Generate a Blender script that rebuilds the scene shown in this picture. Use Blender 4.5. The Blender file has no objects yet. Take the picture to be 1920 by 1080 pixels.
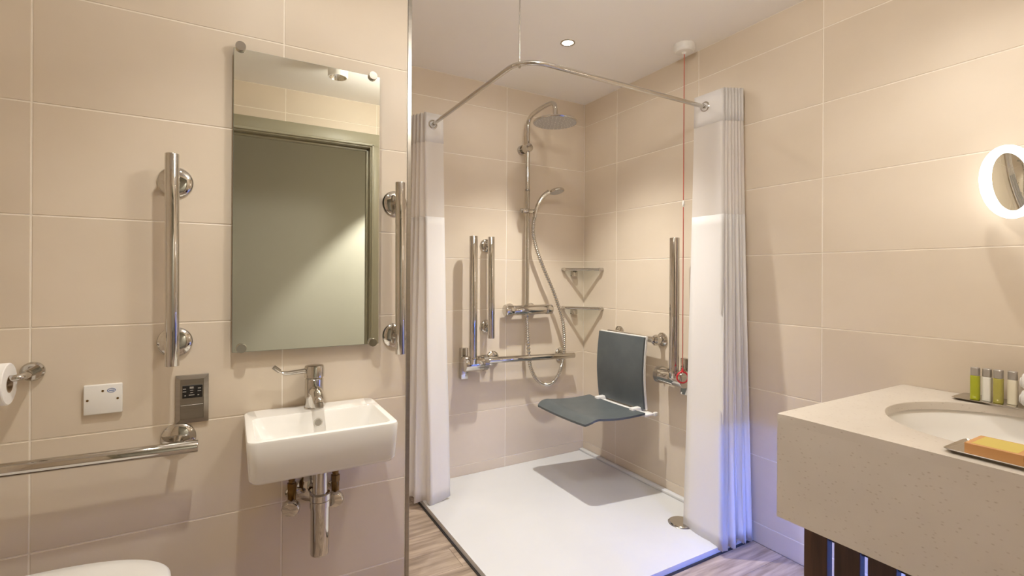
import bpy, bmesh, math, random
from mathutils import Vector, Matrix
random.seed(7)
sc = bpy.context.scene
COL = sc.collection
PI = math.pi

# ------------------------------------------------------------------ camera
YAW, ROLL = math.radians(30.036), math.radians(0.339)
fw = Vector((math.sin(YAW), math.cos(YAW), 0)); rt = Vector((math.cos(YAW), -math.sin(YAW), 0)); up = Vector((0, 0, 1))
R_ = rt*math.cos(ROLL) + up*math.sin(ROLL); U_ = up*math.cos(ROLL) - rt*math.sin(ROLL)
cam = bpy.data.cameras.new('camera'); cam.sensor_width = 36; cam.lens = 913/1920*36
cam.shift_y = -22.8/1920; cam.clip_start = 0.01
co = bpy.data.objects.new('camera', cam); COL.objects.link(co)
co.matrix_world = Matrix(((R_.x, U_.x, -fw.x, -2.051), (R_.y, U_.y, -fw.y, -2.585), (R_.z, U_.z, -fw.z, 1.19), (0, 0, 0, 1)))
sc.camera = co

# ------------------------------------------------------------------ world, exposure
w = bpy.data.worlds.new('world'); sc.world = w; w.use_nodes = True
w.node_tree.nodes['Background'].inputs[0].default_value = (1.0, 0.93, 0.84, 1)
w.node_tree.nodes['Background'].inputs[1].default_value = 0.05
vs = sc.view_settings
vs.view_transform = 'Standard'; vs.look = 'None'; vs.exposure = -0.06; vs.gamma = 1.0; vs.use_curve_mapping = False
sc.cycles.diffuse_bounces = 8; sc.cycles.max_bounces = 14; sc.cycles.glossy_bounces = 6
WARM = (1.0, 0.965, 0.90)

# ------------------------------------------------------------------ dimensions
H = 2.339            # ceiling
YL = -0.826          # face of the wall with mirror and small basin
XE = -1.472          # end of that wall (metal edge trim)
YD = -2.425          # inside face of the door wall
XW = -2.90           # wall behind the toilet
YC = -3.55           # corridor wall

# ------------------------------------------------------------------ helpers
ORG = {}
def origin(o): return ORG.get(o.name, Vector((0, 0, 0))) if o else Vector((0, 0, 0))
def obj(name, bm, mat, parent=None, angle=35, loc=None):
    """world-space bmesh -> one mesh object; its mesh is stored relative to the parent's (or own) base"""
    base = origin(parent) if parent else Vector(loc or (0, 0, 0))
    bmesh.ops.recalc_face_normals(bm, faces=bm.faces)
    me = bpy.data.meshes.new(name)
    if base.length: bmesh.ops.translate(bm, verts=bm.verts, vec=-base)
    bm.to_mesh(me); bm.free()
    me.polygons.foreach_set('use_smooth', [True]*len(me.polygons))
    if angle is not None: me.set_sharp_from_angle(angle=math.radians(angle))
    me.materials.append(mat)
    o = bpy.data.objects.new(name, me); COL.objects.link(o)
    if parent: o.parent = parent
    else: o.location = base
    ORG[o.name] = base
    return o
def thing(name, label, cat, loc, group=None):
    o = bpy.data.objects.new(name, None); COL.objects.link(o); o.location = loc; o.empty_display_size = .05
    ORG[o.name] = Vector(loc); tag(o, label, cat, group); return o
def tag(o, label=None, cat=None, group=None, kind=None):
    if label: o['label'] = label
    if cat: o['category'] = cat
    if group: o['group'] = group
    if kind: o['kind'] = kind
    return o
def struct(name, bm, mat, parent=None, label=None):
    o = obj(name, bm, mat, parent, angle=30)
    if not parent: tag(o, label, kind='structure')
    return o
def B(): return bmesh.new()
def box(bm, x0, x1, y0, y1, z0, z1, bev=0, seg=2):
    x0, x1 = sorted((x0, x1)); y0, y1 = sorted((y0, y1)); z0, z1 = sorted((z0, z1))
    v = [bm.verts.new(p) for p in ((x0,y0,z0),(x1,y0,z0),(x1,y1,z0),(x0,y1,z0),(x0,y0,z1),(x1,y0,z1),(x1,y1,z1),(x0,y1,z1))]
    fs = [bm.faces.new([v[i] for i in q]) for q in ((3,2,1,0),(4,5,6,7),(0,1,5,4),(1,2,6,5),(2,3,7,6),(3,0,4,7))]
    if bev:
        es = list({e for f in fs for e in f.edges})
        bmesh.ops.bevel(bm, geom=es, offset=bev, segments=seg, profile=.5, affect='EDGES')
    return bm
def frame(d):
    d = Vector(d).normalized()
    a = Vector((0, 0, 1)) if abs(d.z) < .9 else Vector((1, 0, 0))
    u = d.cross(a).normalized(); return d, u, d.cross(u).normalized()
def loft(bm, rings, cap0=True, cap1=True, closed=True):
    vr = [[bm.verts.new(p) for p in r] for r in rings]
    n = len(vr[0])
    for a, b in zip(vr[:-1], vr[1:]):
        for i in range(n if closed else n-1):
            j = (i+1) % n; bm.faces.new((a[i], a[j], b[j], b[i]))
    if cap0: bm.faces.new(vr[0][::-1])
    if cap1: bm.faces.new(vr[-1])
    return bm
def lathe(bm, o, axis, prof, seg=28, cap0=True, cap1=True):
    """prof: list of (height along axis, radius)"""
    o = Vector(o); d, u, v = frame(axis)
    return loft(bm, [[o + d*h + (u*math.cos(2*PI*i/seg) + v*math.sin(2*PI*i/seg))*max(r, 1e-5) for i in range(seg)] for h, r in prof], cap0, cap1)
def cyl(bm, p0, p1, r, seg=24, bev=0):
    p0, p1 = Vector(p0), Vector(p1); L = (p1-p0).length
    prof = [(0, r), (L, r)] if not bev else [(0, r-bev), (bev*.3, r-bev*.3), (bev, r), (L-bev, r), (L-bev*.3, r-bev*.3), (L, r-bev)]
    return lathe(bm, p0, p1-p0, prof, seg)
def smooth_path(pts, n=8):
    P = [Vector(p) for p in pts]; P = [P[0]*2-P[1]] + P + [P[-1]*2-P[-2]]; out = []
    for i in range(1, len(P)-2):
        for k in range(n):
            t = k/n; a, b, c, d = P[i-1:i+3]
            out.append(.5*((2*b) + (c-a)*t + (2*a-5*b+4*c-d)*t*t + (3*b-a-3*c+d)*t**3))
    return out + [P[-2]]
def tube(bm, pts, r, seg=14, rf=None):
    P = [Vector(p) for p in pts]; n = len(P); rings = []; u = None
    for i, p in enumerate(P):
        d = (P[min(i+1, n-1)] - P[max(i-1, 0)]).normalized()
        if u is None: _, u, _ = frame(d)
        u = (u - d*u.dot(d)).normalized(); v = d.cross(u)
        rr = rf(i/(n-1)) if rf else r
        rings.append([p + (u*math.cos(2*PI*k/seg) + v*math.sin(2*PI*k/seg))*rr for k in range(seg)])
    return loft(bm, rings)
def arc(c, r, a0, a1, n=12):   # in the xy plane
    return [Vector((c[0]+r*math.cos(a0+(a1-a0)*i/n), c[1]+r*math.sin(a0+(a1-a0)*i/n), c[2])) for i in range(n+1)]
def torus(bm, c, axis, R, r, s1=36, s2=10, a0=0, a1=2*PI):
    d, u, v = frame(axis); c = Vector(c)
    full = abs(a1-a0-2*PI) < 1e-6
    rings = []
    for i in range(s1 + (0 if full else 1)):
        a = a0+(a1-a0)*i/s1; e = u*math.cos(a)+v*math.sin(a)
        rings.append([c + e*(R + r*math.cos(2*PI*k/s2)) + d*r*math.sin(2*PI*k/s2) for k in range(s2)])
    if full: rings.append(rings[0]); loft(bm, rings, False, False); bmesh.ops.remove_doubles(bm, verts=bm.verts, dist=1e-6)
    else: loft(bm, rings)
    return bm
def rrect(x0, x1, y0, y1, z, r, n=6):
    pts = []
    for cx, cy, a in ((x1-r, y1-r, 0), (x0+r, y1-r, PI/2), (x0+r, y0+r, PI), (x1-r, y0+r, 3*PI/2)):
        for k in range(n+1):
            t = a + PI/2*k/n; pts.append(Vector((cx+r*math.cos(t), cy+r*math.sin(t), z)))
    return pts
def ell(cx, cy, z, a, b, n=48): return [Vector((cx+a*math.cos(2*PI*i/n), cy+b*math.sin(2*PI*i/n), z)) for i in range(n)]

# ------------------------------------------------------------------ materials
def mat(name, col, rough=.5, metal=0, spec=.5, coat=0, trans=0, emit=None, estr=0, alpha=1):
    m = bpy.data.materials.new(name); m.use_nodes = True
    b = m.node_tree.nodes['Principled BSDF']
    b.inputs['Base Color'].default_value = (*col, 1); b.inputs['Roughness'].default_value = rough
    b.inputs['Metallic'].default_value = metal; b.inputs['Specular IOR Level'].default_value = spec
    b.inputs['Coat Weight'].default_value = coat; b.inputs['Transmission Weight'].default_value = trans
    b.inputs['Alpha'].default_value = alpha
    if emit: b.inputs['Emission Color'].default_value = (*emit, 1); b.inputs['Emission Strength'].default_value = estr
    return m
def nodes(m): return m.node_tree.nodes, m.node_tree.links, m.node_tree.nodes['Principled BSDF']
def mottled(name, c0, c1, scale=(3, 3, 3), rough=.4, detail=4, rnd=.06, bump=0, bscale=120, spec=.5, lo=.35, hi=.65):
    """procedural surface: noise between two colours, a touch of per-piece variation, fine bump"""
    m = mat(name, c0, rough, spec=spec); N, L, b = nodes(m)
    tc = N.new('ShaderNodeTexCoord'); mp = N.new('ShaderNodeMapping'); mp.inputs['Scale'].default_value = scale
    oi = N.new('ShaderNodeObjectInfo'); ad = N.new('ShaderNodeVectorMath'); ad.operation = 'ADD'
    sm = N.new('ShaderNodeVectorMath'); sm.operation = 'SCALE'; sm.inputs['Scale'].default_value = 37.0
    cv = N.new('ShaderNodeCombineXYZ')
    for k in range(3): L.new(oi.outputs['Random'], cv.inputs[k])
    L.new(cv.outputs[0], sm.inputs[0])
    L.new(tc.outputs['Object'], mp.inputs[0]); L.new(mp.outputs[0], ad.inputs[0]); L.new(sm.outputs[0], ad.inputs[1])
    n = N.new('ShaderNodeTexNoise'); n.inputs['Scale'].default_value = 1; n.inputs['Detail'].default_value = detail
    L.new(ad.outputs[0], n.inputs['Vector'])
    r = N.new('ShaderNodeValToRGB'); r.color_ramp.elements[0].color = (*c0, 1); r.color_ramp.elements[1].color = (*c1, 1)
    r.color_ramp.elements[0].position = lo; r.color_ramp.elements[1].position = hi
    L.new(n.outputs[0], r.inputs[0])
    hs = N.new('ShaderNodeHueSaturation')
    mr = N.new('ShaderNodeMapRange'); mr.inputs['To Min'].default_value = 1-rnd; mr.inputs['To Max'].default_value = 1+rnd
    L.new(oi.outputs['Random'], mr.inputs[0]); L.new(mr.outputs[0], hs.inputs['Value']); L.new(r.outputs[0], hs.inputs['Color'])
    L.new(hs.outputs[0], b.inputs['Base Color'])
    if bump:
        n2 = N.new('ShaderNodeTexNoise'); n2.inputs['Scale'].default_value = bscale; n2.inputs['Detail'].default_value = 3
        L.new(tc.outputs['Object'], n2.inputs['Vector'])
        bp = N.new('ShaderNodeBump'); bp.inputs['Strength'].default_value = bump; bp.inputs['Distance'].default_value = .002
        L.new(n2.outputs[0], bp.inputs['Height']); L.new(bp.outputs[0], b.inputs['Normal'])
    return m
M = {}
M['tile'] = mottled('tile', (.665, .575, .46), (.705, .615, .50), (2.2, 2.2, 3.2), rough=.42, rnd=.022, bump=.03, bscale=60, spec=.32)
M['grout'] = mottled('grout', (.86, .79, .69), (.89, .83, .74), (30, 30, 30), rough=.8, rnd=0)
M['ceiling'] = mottled('ceiling_paint', (.89, .865, .83), (.905, .88, .845), (2, 2, 2), rough=.75, rnd=0, bump=.04, bscale=200, spec=.25)
M['plank'] = mottled('wood_plank', (.18, .13, .095), (.47, .37, .285), (5.0, 44, 10), rough=.42, detail=7, rnd=.12, bump=.15, bscale=90, lo=.28, hi=.68)
M['subfloor'] = mottled('subfloor', (.06, .045, .035), (.08, .06, .05), (5, 5, 5), rough=.8)
M['chrome'] = mat('chrome', (.60, .575, .535), .05, 1)
M['satin'] = mottled('satin_steel', (.36, .335, .295), (.39, .36, .32), (5, 5, 120), rough=.28, rnd=0); nodes(M['satin'])[2].inputs['Metallic'].default_value = 1
M['ceramic'] = mottled('white_ceramic', (.83, .81, .77), (.845, .825, .785), (3, 3, 3), rough=.09, rnd=0, spec=.55)
M['acrylic'] = mottled('white_stone_resin', (.62, .625, .625), (.64, .645, .645), (4, 4, 4), rough=.24, rnd=0, bump=.03, bscale=150)
M['plastic'] = mottled('white_plastic', (.80, .785, .75), (.815, .80, .765), (5, 5, 5), rough=.35, rnd=0)
M['mirror'] = mat('mirror_silver', (.90, .905, .82), .008, 1)
M['mirror_edge'] = mat('mirror_glass_edge', (.22, .26, .22), .15, 0)
M['seat'] = mottled('grey_seat_plastic', (.085, .10, .105), (.10, .115, .12), (12, 12, 12), rough=.45, rnd=0, bump=.1, bscale=400)
M['seal'] = mat('dark_rubber', (.035, .033, .035), .6)
M['black'] = mat('black_plastic', (.012, .011, .011), .3)
M['grey_mark'] = mat('grey_print', (.36, .34, .31), .5)
M['brass'] = mottled('aged_brass', (.17, .095, .025), (.22, .125, .035), (60, 60, 60), rough=.35, rnd=0); nodes(M['brass'])[2].inputs['Metallic'].default_value = .85
M['red'] = mat('red_plastic', (.62, .035, .045), .35)
M['cord'] = mat('red_cord', (.50, .12, .085), .7)
M['paper'] = mottled('toilet_paper', (.84, .82, .79), (.87, .85, .82), (40, 40, 40), rough=.9, rnd=0, bump=.2, bscale=300)
M['card'] = mat('brown_card', (.36, .25, .15), .85)
M['paint_door'] = mottled('grey_green_paint', (.30, .275, .195), (.315, .29, .205), (3, 3, 3), rough=.4, rnd=0)
M['paint_wall'] = mottled('corridor_paint', (.56, .545, .47), (.58, .565, .49), (2, 2, 2), rough=.65, rnd=0)
M['carpet'] = mottled('corridor_carpet', (.10, .085, .07), (.15, .13, .11), (60, 60, 60), rough=.95, rnd=0)
M['darkwood'] = mottled('dark_walnut', (.030, .013, .006), (.075, .034, .017), (40, 40, 2.5), rough=.38, detail=6, rnd=.12)
M['led'] = mat('blue_led', (.1, .2, .9), .5, emit=(.13, .23, 1.0), estr=130)
M['led_front'] = mat('blue_led_front', (.05, .2, .9), .5, emit=(.06, .20, 1.0), estr=400)
M['ring_light'] = mat('ring_diffuser', (.9, .9, .9), .4, emit=(1, .985, .95), estr=7)
m = mat('clear_glass', (.9, .93, .91), .03, 0); N, L, b = nodes(m)
tr = N.new('ShaderNodeBsdfTransparent'); tr.inputs[0].default_value = (.93, .96, .94, 1); fr = N.new('ShaderNodeFresnel'); fr.inputs[0].default_value = 1.45
gl = N.new('ShaderNodeBsdfGlossy'); gl.inputs['Roughness'].default_value = .02; mx = N.new('ShaderNodeMixShader')
L.new(fr.outputs[0], mx.inputs[0]); L.new(tr.outputs[0], mx.inputs[1]); L.new(gl.outputs[0], mx.inputs[2]); L.new(mx.outputs[0], N['Material Output'].inputs['Surface'])
M['glass'] = m
M['green'] = mat('green_shower_gel', (.50, .54, .03), .12, trans=.25)
M['yellow'] = mat('olive_shampoo', (.50, .45, .10), .12, trans=.25)
M['cream'] = mat('cream_lotion', (.80, .74, .58), .3)
M['white_gel'] = mat('white_conditioner', (.80, .78, .72), .25)
M['cap'] = mat('grey_cap', (.40, .37, .335), .3, .4)
M['towel'] = mottled('white_terry', (.80, .78, .75), (.85, .83, .80), (80, 80, 80), rough=.95, rnd=0, bump=.6, bscale=500)
M['soapbox'] = mottled('orange_carton', (.57, .29, .10), (.61, .32, .12), (8, 8, 8), rough=.5, rnd=0)
M['soaptop'] = mat('yellow_print', (.60, .47, .10), .5)
M['blue_print'] = mat('blue_print', (.12, .20, .48), .5)
M['lens'] = mat('lamp_lens', (1, 1, 1), .3, emit=(1, .95, .85), estr=18)
M['opal'] = mat('fill_glow', (.9, .9, .9), .4, emit=WARM, estr=68)  # glow of the added fill globe
M['lens_off'] = mat('lamp_reflector', (.75, .72, .66), .18, 1)
M['nozzle'] = mottled('spray_plate', (.40, .39, .37), (.47, .46, .44), (160, 160, 160), rough=.35, rnd=0, lo=.45, hi=.55)

# stone of the vanity: pale quartz with small dark and light flecks
m = mottled('quartz', (.63, .575, .505), (.67, .615, .545), (6, 6, 6), rough=.3, rnd=0); N, L, b = nodes(m)
tc = N.new('ShaderNodeTexCoord'); vo = N.new('ShaderNodeTexVoronoi'); vo.inputs['Scale'].default_value = 110; vo.inputs['Randomness'].default_value = 1
mp = N.new('ShaderNodeMapping'); mp.inputs['Scale'].default_value = (1, .7, 1.3); L.new(tc.outputs['Object'], mp.inputs[0]); L.new(mp.outputs[0], vo.inputs['Vector'])
r = N.new('ShaderNodeValToRGB'); r.color_ramp.elements[0].position = .05; r.color_ramp.elements[0].color = (.74, .69, .64, 1)
r.color_ramp.elements[1].position = .30; r.color_ramp.elements[1].color = (1, 1, 1, 1); L.new(vo.outputs['Distance'], r.inputs[0])
sp = N.new('ShaderNodeSeparateColor'); L.new(vo.outputs['Color'], sp.inputs[0])
gt = N.new('ShaderNodeMath'); gt.operation = 'GREATER_THAN'; gt.inputs[1].default_value = .55; L.new(sp.outputs[0], gt.inputs[0])
mx = N.new('ShaderNodeMix'); mx.data_type = 'RGBA'; mx.blend_type = 'MULTIPLY'
src = b.inputs['Base Color'].links[0].from_socket
L.new(gt.outputs[0], mx.inputs['Factor']); L.new(src, mx.inputs['A']); L.new(r.outputs[0], mx.inputs['B']); L.new(mx.outputs['Result'], b.inputs['Base Color'])
M['quartz'] = m

def fabric(name, col, translucent, clear=0):
    m = mat(name, col, .85, spec=.2); N, L, b = nodes(m)
    t = N.new('ShaderNodeBsdfTranslucent'); t.inputs[0].default_value = (*col, 1)
    a = N.new('ShaderNodeMixShader'); a.inputs[0].default_value = translucent
    L.new(b.outputs[0], a.inputs[1]); L.new(t.outputs[0], a.inputs[2]); last = a
    tc = N.new('ShaderNodeTexCoord'); wv = N.new('ShaderNodeTexNoise'); wv.inputs['Scale'].default_value = 45; L.new(tc.outputs['Object'], wv.inputs['Vector'])
    bp = N.new('ShaderNodeBump'); bp.inputs['Strength'].default_value = .12; bp.inputs['Distance'].default_value = .004
    L.new(wv.outputs[0], bp.inputs['Height']); L.new(bp.outputs[0], b.inputs['Normal'])
    if clear:
        tr = N.new('ShaderNodeBsdfTransparent'); c = N.new('ShaderNodeMixShader'); c.inputs[0].default_value = clear
        L.new(a.outputs[0], c.inputs[1]); L.new(tr.outputs[0], c.inputs[2]); last = c
    L.new(last.outputs[0], N['Material Output'].inputs['Surface'])
    return m
M['curtain'] = fabric('curtain_fabric', (.93, .915, .905), .33)
M['sheer'] = fabric('sheer_curtain_mesh', (.92, .90, .885), .42, .20)

# ------------------------------------------------------------------ lamps (each downlight carries its own light)
def downlight(loc, label, watts, angle, blend=.6, r=.036, spill=0, radius=.025):
    x, y, z = loc
    t = thing('ceiling_downlight', label, 'downlight', loc, 'recessed ceiling downlights')
    b = B(); lathe(b, (x, y, z-.004), (0, 0, 1), [(.0035, r*.74), (.0005, r*.80), (0, r*.90), (.001, r), (.0038, r*1.03)], 36, False, False)
    obj('trim_ring', b, M['chrome'], t)
    b = B(); lathe(b, (x, y, z-.0022), (0, 0, 1), [(0, .0005), (0, r*.70), (.0020, r*.76)], 28); obj('lens', b, M['lens'], t)
    for nm, e, a, bl in (('lamp_beam', watts, angle, blend), ('lamp_spill', spill, 172, .3)):      # beam of the reflector, weak wide spill of the lens
        if not e: continue
        l = bpy.data.lights.new(nm, 'SPOT'); l.energy = e; l.color = WARM; l.spot_size = math.radians(a); l.spot_blend = bl; l.shadow_soft_size = radius
        o = bpy.data.objects.new(nm, l); COL.objects.link(o); o.parent = t; o.location = (0, 0, -.012)
    return t

# ================================================================== STRUCTURE
RL, RR, G, TD = .144, .089, .0022, .0016       # first joint heights (left wall / right and back walls), half joint, joint depth
TILE = {}
def tiles(parent, plane, axis, sign, us, zs, hole=None):
    """plane: coordinate of the tile face on `axis`; sign: direction the face looks; us, zs: joint positions"""
    for a, bb in zip(us[:-1], us[1:]):
        for c, d in zip(zs[:-1], zs[1:]):
            if hole and a > hole[0]-1e-4 and bb < hole[1]+1e-4 and d < hole[2]+1e-4: continue
            wd, ht = round(bb-a-2*G, 4), round(d-c-2*G, 4)
            if wd < .004 or ht < .004: continue
            key = (axis, sign, wd, ht)
            if key not in TILE:
                b = B()
                if axis == 'y': box(b, -wd/2, wd/2, 0, -sign*.006, -ht/2, ht/2)
                else: box(b, 0, -sign*.006, -wd/2, wd/2, -ht/2, ht/2)
                bmesh.ops.bevel(b, geom=list(b.edges), offset=.0007, segments=1, affect='EDGES')
                bmesh.ops.recalc_face_normals(b, faces=b.faces)
                me = bpy.data.meshes.new('tile'); b.to_mesh(me); b.free(); me.materials.append(M['tile']); TILE[key] = me
            o = bpy.data.objects.new('tile', TILE[key]); COL.objects.link(o); o.parent = parent
            u, z = (a+bb)/2, (c+d)/2
            o.location = (u, plane, z) if axis == 'y' else (plane, u, z)
def rows(z0, base, z1=H):
    r = [z0]; z = base
    while z < z1-.02:
        if z > z0+.02: r.append(z)
        z += .3
    return r + [z1]
b = B(); box(b, XW-.1, XE-.006, YL+TD, .1, 0, H); wl = struct('wall_left', b, M['grout'], label='beige tiled wall carrying the rectangular mirror and small basin')
tiles(wl, YL, 'y', -1, [XW, -2.510, -1.902, XE-.014], rows(0, RL))
b = B(); box(b, XE-.006, XE-TD, YL+.01, 0, 0, H); we = struct('return_panel', b, M['grout'], wl)
tiles(wl, XE, 'x', 1, [YL+.014, -.6, 0], rows(0, RR))
b = B(); box(b, XE-.006, .1, TD, .1, 0, H); wb = struct('wall_back', b, M['grout'], label='beige tiled back wall of the shower')
tiles(wb, 0, 'y', -1, [XE, -1.198, -.597, 0], rows(0, RR))
b = B(); box(b, TD, .1, 0, YD-.15, 0, H); wr = struct('wall_right', b, M['grout'], label='beige tiled wall on the right behind the vanity')
tiles(wr, 0, 'x', -1, [YD, -2.119, -1.518, -.917, -.316, 0], rows(0, RR))
b = B(); box(b, XW-.1, XW-TD, YL, YD-.15, 0, H); ww = struct('wall_toilet', b, M['grout'], label='beige tiled wall behind the toilet')
tiles(ww, XW, 'x', 1, [YD, -2.02, -1.42, YL], rows(0, RL))
DX0, DX1, DZ = -2.24, -1.20, 2.10      # rough door opening
b = B(); box(b, XW, DX0, YD-TD, YD-.12, 0, H); box(b, DX1, 0, YD-TD, YD-.12, 0, H); box(b, DX0, DX1, YD-TD, YD-.12, DZ, H)
wd_ = struct('wall_door', b, M['grout'], label='beige tiled wall around the doorway')
tiles(wd_, YD, 'y', 1, [XW, DX0-.04, -1.76, DX1, -.6, 0], [0, .3, .6, .9, 1.2, 1.5, 1.8, DZ, 2.19, H], hole=(DX0-.05, DX1, DZ))
b = B(); box(b, XW-.1, .1, .1, YC-.1, H, H+.08); struct('ceiling', b, M['ceiling'], label='smooth off-white ceiling')
# floor: planks laid along the x direction
b = B(); box(b, XW-.1, .1, .1, YD-.12, -.05, -.0012); fl = struct('floor', b, M['subfloor'], label='brown wood plank floor')
PLK = {}
py = 0.0; row = 0
while py > YD-.12:
    y1 = max(py-.152, YD-.12); px = 0.0 - [0, .47, .83, .24][row % 4]
    edges = [0.0]
    while px > XW:
        if edges[-1]-px > .03: edges.append(px)
        px -= 1.22
    edges.append(XW)
    for xa, xb in zip(edges[:-1], edges[1:]):
        if y1 > YL and xb < XE:           # inside the shower alcove only
            if xa <= XE: continue
            xb = XE
        L_, W_ = round(xa-xb-.0012, 4), round(py-y1-.0012, 4)
        if L_ < .02: continue
        if (L_, W_) not in PLK:
            bb = B(); box(bb, -L_/2, L_/2, -W_/2, W_/2, -.006, 0); bmesh.ops.bevel(bb, geom=list(bb.edges), offset=.0008, segments=1, affect='EDGES')
            me = bpy.data.meshes.new('plank'); bb.to_mesh(me); bb.free(); me.materials.append(M['plank']); PLK[(L_, W_)] = me
        o = bpy.data.objects.new('plank', PLK[(L_, W_)]); COL.objects.link(o); o.parent = fl; o.location = ((xa+xb)/2, (py+y1)/2, 0)
    py = y1; row += 1
# metal corner trim on the wall end
b = B(); box(b, XE-.014, XE+.001, YL-.002, YL+.006, 0, H, .001, 1); box(b, XE-.004, XE+.001, YL+.005, YL+.016, 0, H, .001, 1)
struct('trim_1', b, M['satin'], label='brushed metal corner trim on the end of the basin wall')
# doorway
d1 = bpy.data.objects.new('door_1', None); COL.objects.link(d1); tag(d1, 'grey-green painted door frame seen in the mirror', kind='structure'); ORG['door_1'] = Vector((0, 0, 0))
JI0, JI1, HZ = -2.205, -1.242, 2.045
for nm, q in (('jamb', (DX0, JI0, 0, DZ)), ('jamb', (JI1, DX1, 0, DZ)), ('head', (JI0, JI1, HZ, DZ))):
    b = B(); box(b, q[0], q[1], YD+.001, YD-.122, q[2], q[3], .002, 1); obj(nm, b, M['paint_door'], d1)
for nm, q in (('door_stop', (JI0, JI0+.014, 0, HZ)), ('door_stop', (JI1-.014, JI1, 0, HZ)), ('door_stop', (JI0, JI1, HZ-.014, HZ))):
    b = B(); box(b, q[0], q[1], YD-.05, YD-.085, q[2], q[3], .002, 1); obj(nm, b, M['paint_door'], d1)
AW = .075
for nm, q in (('architrave', (JI0-AW, JI0-.006, 0, HZ+.006)), ('architrave', (JI1+.006, JI1+AW*.75, 0, HZ+.006)), ('architrave', (JI0-AW, JI1+AW*.75, HZ+.006, 2.135))):
    b = B(); box(b, q[0], q[1], YD-.001, YD+.012, q[2], q[3], .003, 2)
    a = obj(nm, b, M['paint_door'], d1)
    b = B()
    if q[3]-q[2] > 1: 
        xs = (q[0]+.05, q[1]-.002) if q[0] < -2 else (q[0]+.002, q[0]+.016)
        box(b, xs[0], xs[1], YD+.011, YD+.017, q[2], q[3]+.012, .002, 1)
    else: box(b, JI0-.016, JI1+.022, YD+.011, YD+.017, q[2]+.002, q[2]+.016, .002, 1)
    obj('moulding', b, M['paint_door'], a)
# corridor outside
b = B(); box(b, -3.6, .4, YC, YC-.1, 0, H); struct('wall_corridor', b, M['paint_wall'], label='plain grey-green corridor wall seen in the mirror')
for nm, xx in (('wall_corridor_left', -3.6), ('wall_corridor_right', .4)):
    b = B(); box(b, xx, xx+(-.1 if xx < 0 else .1), YC, YD-.12, 0, H); struct(nm, b, M['paint_wall'], label='corridor end wall ' + ('past the toilet side' if xx < 0 else 'past the vanity side'))
b = B(); box(b, -3.6, .4, YD-.12, YC-.1, -.05, -.001); struct('floor_corridor', b, M['carpet'], label='dark carpeted corridor floor outside the door')
b = B(); box(b, -3.6, XW-.1, YD-.12, YD-.02, 0, H); box(b, .1, .4, YD-.15, YD-.05, 0, H); struct('wall_corridor_infill', b, M['paint_wall'], label='painted corridor wall beside the bathroom')
b = B(); box(b, -3.6, XW-.1, YD-.02, YC-.1, H, H+.08); box(b, .1, .4, YD-.05, YC-.1, H, H+.08); struct('ceiling_corridor', b, M['ceiling'], label='corridor ceiling ends')

# ================================================================== LAMPS
downlight((-.62, -.644, H), 'lit recessed downlight in the ceiling over the shower', 138, 98, 1.0, spill=4)
downlight((-1.95, -1.45, H), 'recessed downlight in the ceiling before the rectangular mirror', 52, 110, 1.0, spill=7)
downlight((-.42, -2.05, H), 'recessed downlight in the ceiling over the vanity', 22, 120, 1.0)
downlight((-.72, -3.12, H), 'recessed downlight in the corridor ceiling', 185, 84, .35)
# unseen opal globe, added above the view to brighten ceiling and walls
t = thing('fill_globe', 'added round opal fill globe on a short stem, out of view under the bathroom ceiling', 'fill lamp', (-1.2, -1.72, H))
b = B(); lathe(b, (-1.2, -1.72, H-.0005), (0, 0, -1), [(0, .06), (.012, .06), (.016, .02), (.10, .012), (.105, .045), (.112, .05)], 36); obj('ceiling_plate', b, M['satin'], t)
b = B(); lathe(b, (-1.2, -1.72, H-.108), (0, 0, -1), [(0, .050), (.01, .075), (.035, .095), (.065, .095), (.095, .07), (.11, .035), (.114, .001)], 40); obj('fill_globe_glow', b, M['opal'], t)
t = thing('ceiling_spotlight', 'white surface-mounted cylinder spotlight on the ceiling, seen in the mirror', 'spotlight', (-1.547, -1.906, H))
b = B(); lathe(b, (-1.547, -1.906, H), (0, 0, -1), [(0, .052), (.066, .052), (.07, .050), (.07, .045)], 32, True, False); obj('housing', b, M['plastic'], t)
b = B(); lathe(b, (-1.547, -1.906, H-.07), (0, 0, 1), [(0, .045), (.02, .036), (.035, .018), (.036, .0001)], 32, False, True); obj('reflector', b, M['lens_off'], t)
b = B(); lathe(b, (-1.547, -1.906, H-.05), (0, 0, 1), [(0, .012), (.004, .016), (.02, .014)], 20); obj('bulb', b, M['glass'], t)

# ================================================================== SHOWER AREA
# tray
t = thing('shower_tray', 'large flat white shower tray with drain set into the wood floor', 'shower tray', (-.595, -.61, 0))
b = B(); loft(b, [rrect(-1.19, -.002, -1.222, -.002, z, r) for z, r in ((.0, .012), (.026, .012), (.029, .010), (.030, .007))]); obj('tray_body', b, M['acrylic'], t)
b = B(); box(b, -.034, -.002, -1.19, -.002, .028, .046, .006, 3); obj('upstand', b, M['acrylic'], t)
b = B(); loft(b, [rrect(-1.197, -.004, -1.229, -.004, z, .014) for z in (0, .007)]); obj('edge_seal', b, M['seal'], t)
dr = thing('drain_cover', 'round polished metal drain cover lying in the shower tray', 'drain cover', (-.205, -1.0, .03))
b = B(); lathe(b, (-.205, -1.0, .030), (0, 0, 1), [(0, .052), (.004, .055), (.007, .052), (.0078, .02), (.0078, .0005)], 40); obj('cover', b, M['chrome'], dr)
b = B(); torus(b, (-.205, -1.0, .0305), (0, 0, 1), .058, .002); obj('rim', b, M['satin'], dr)

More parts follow.
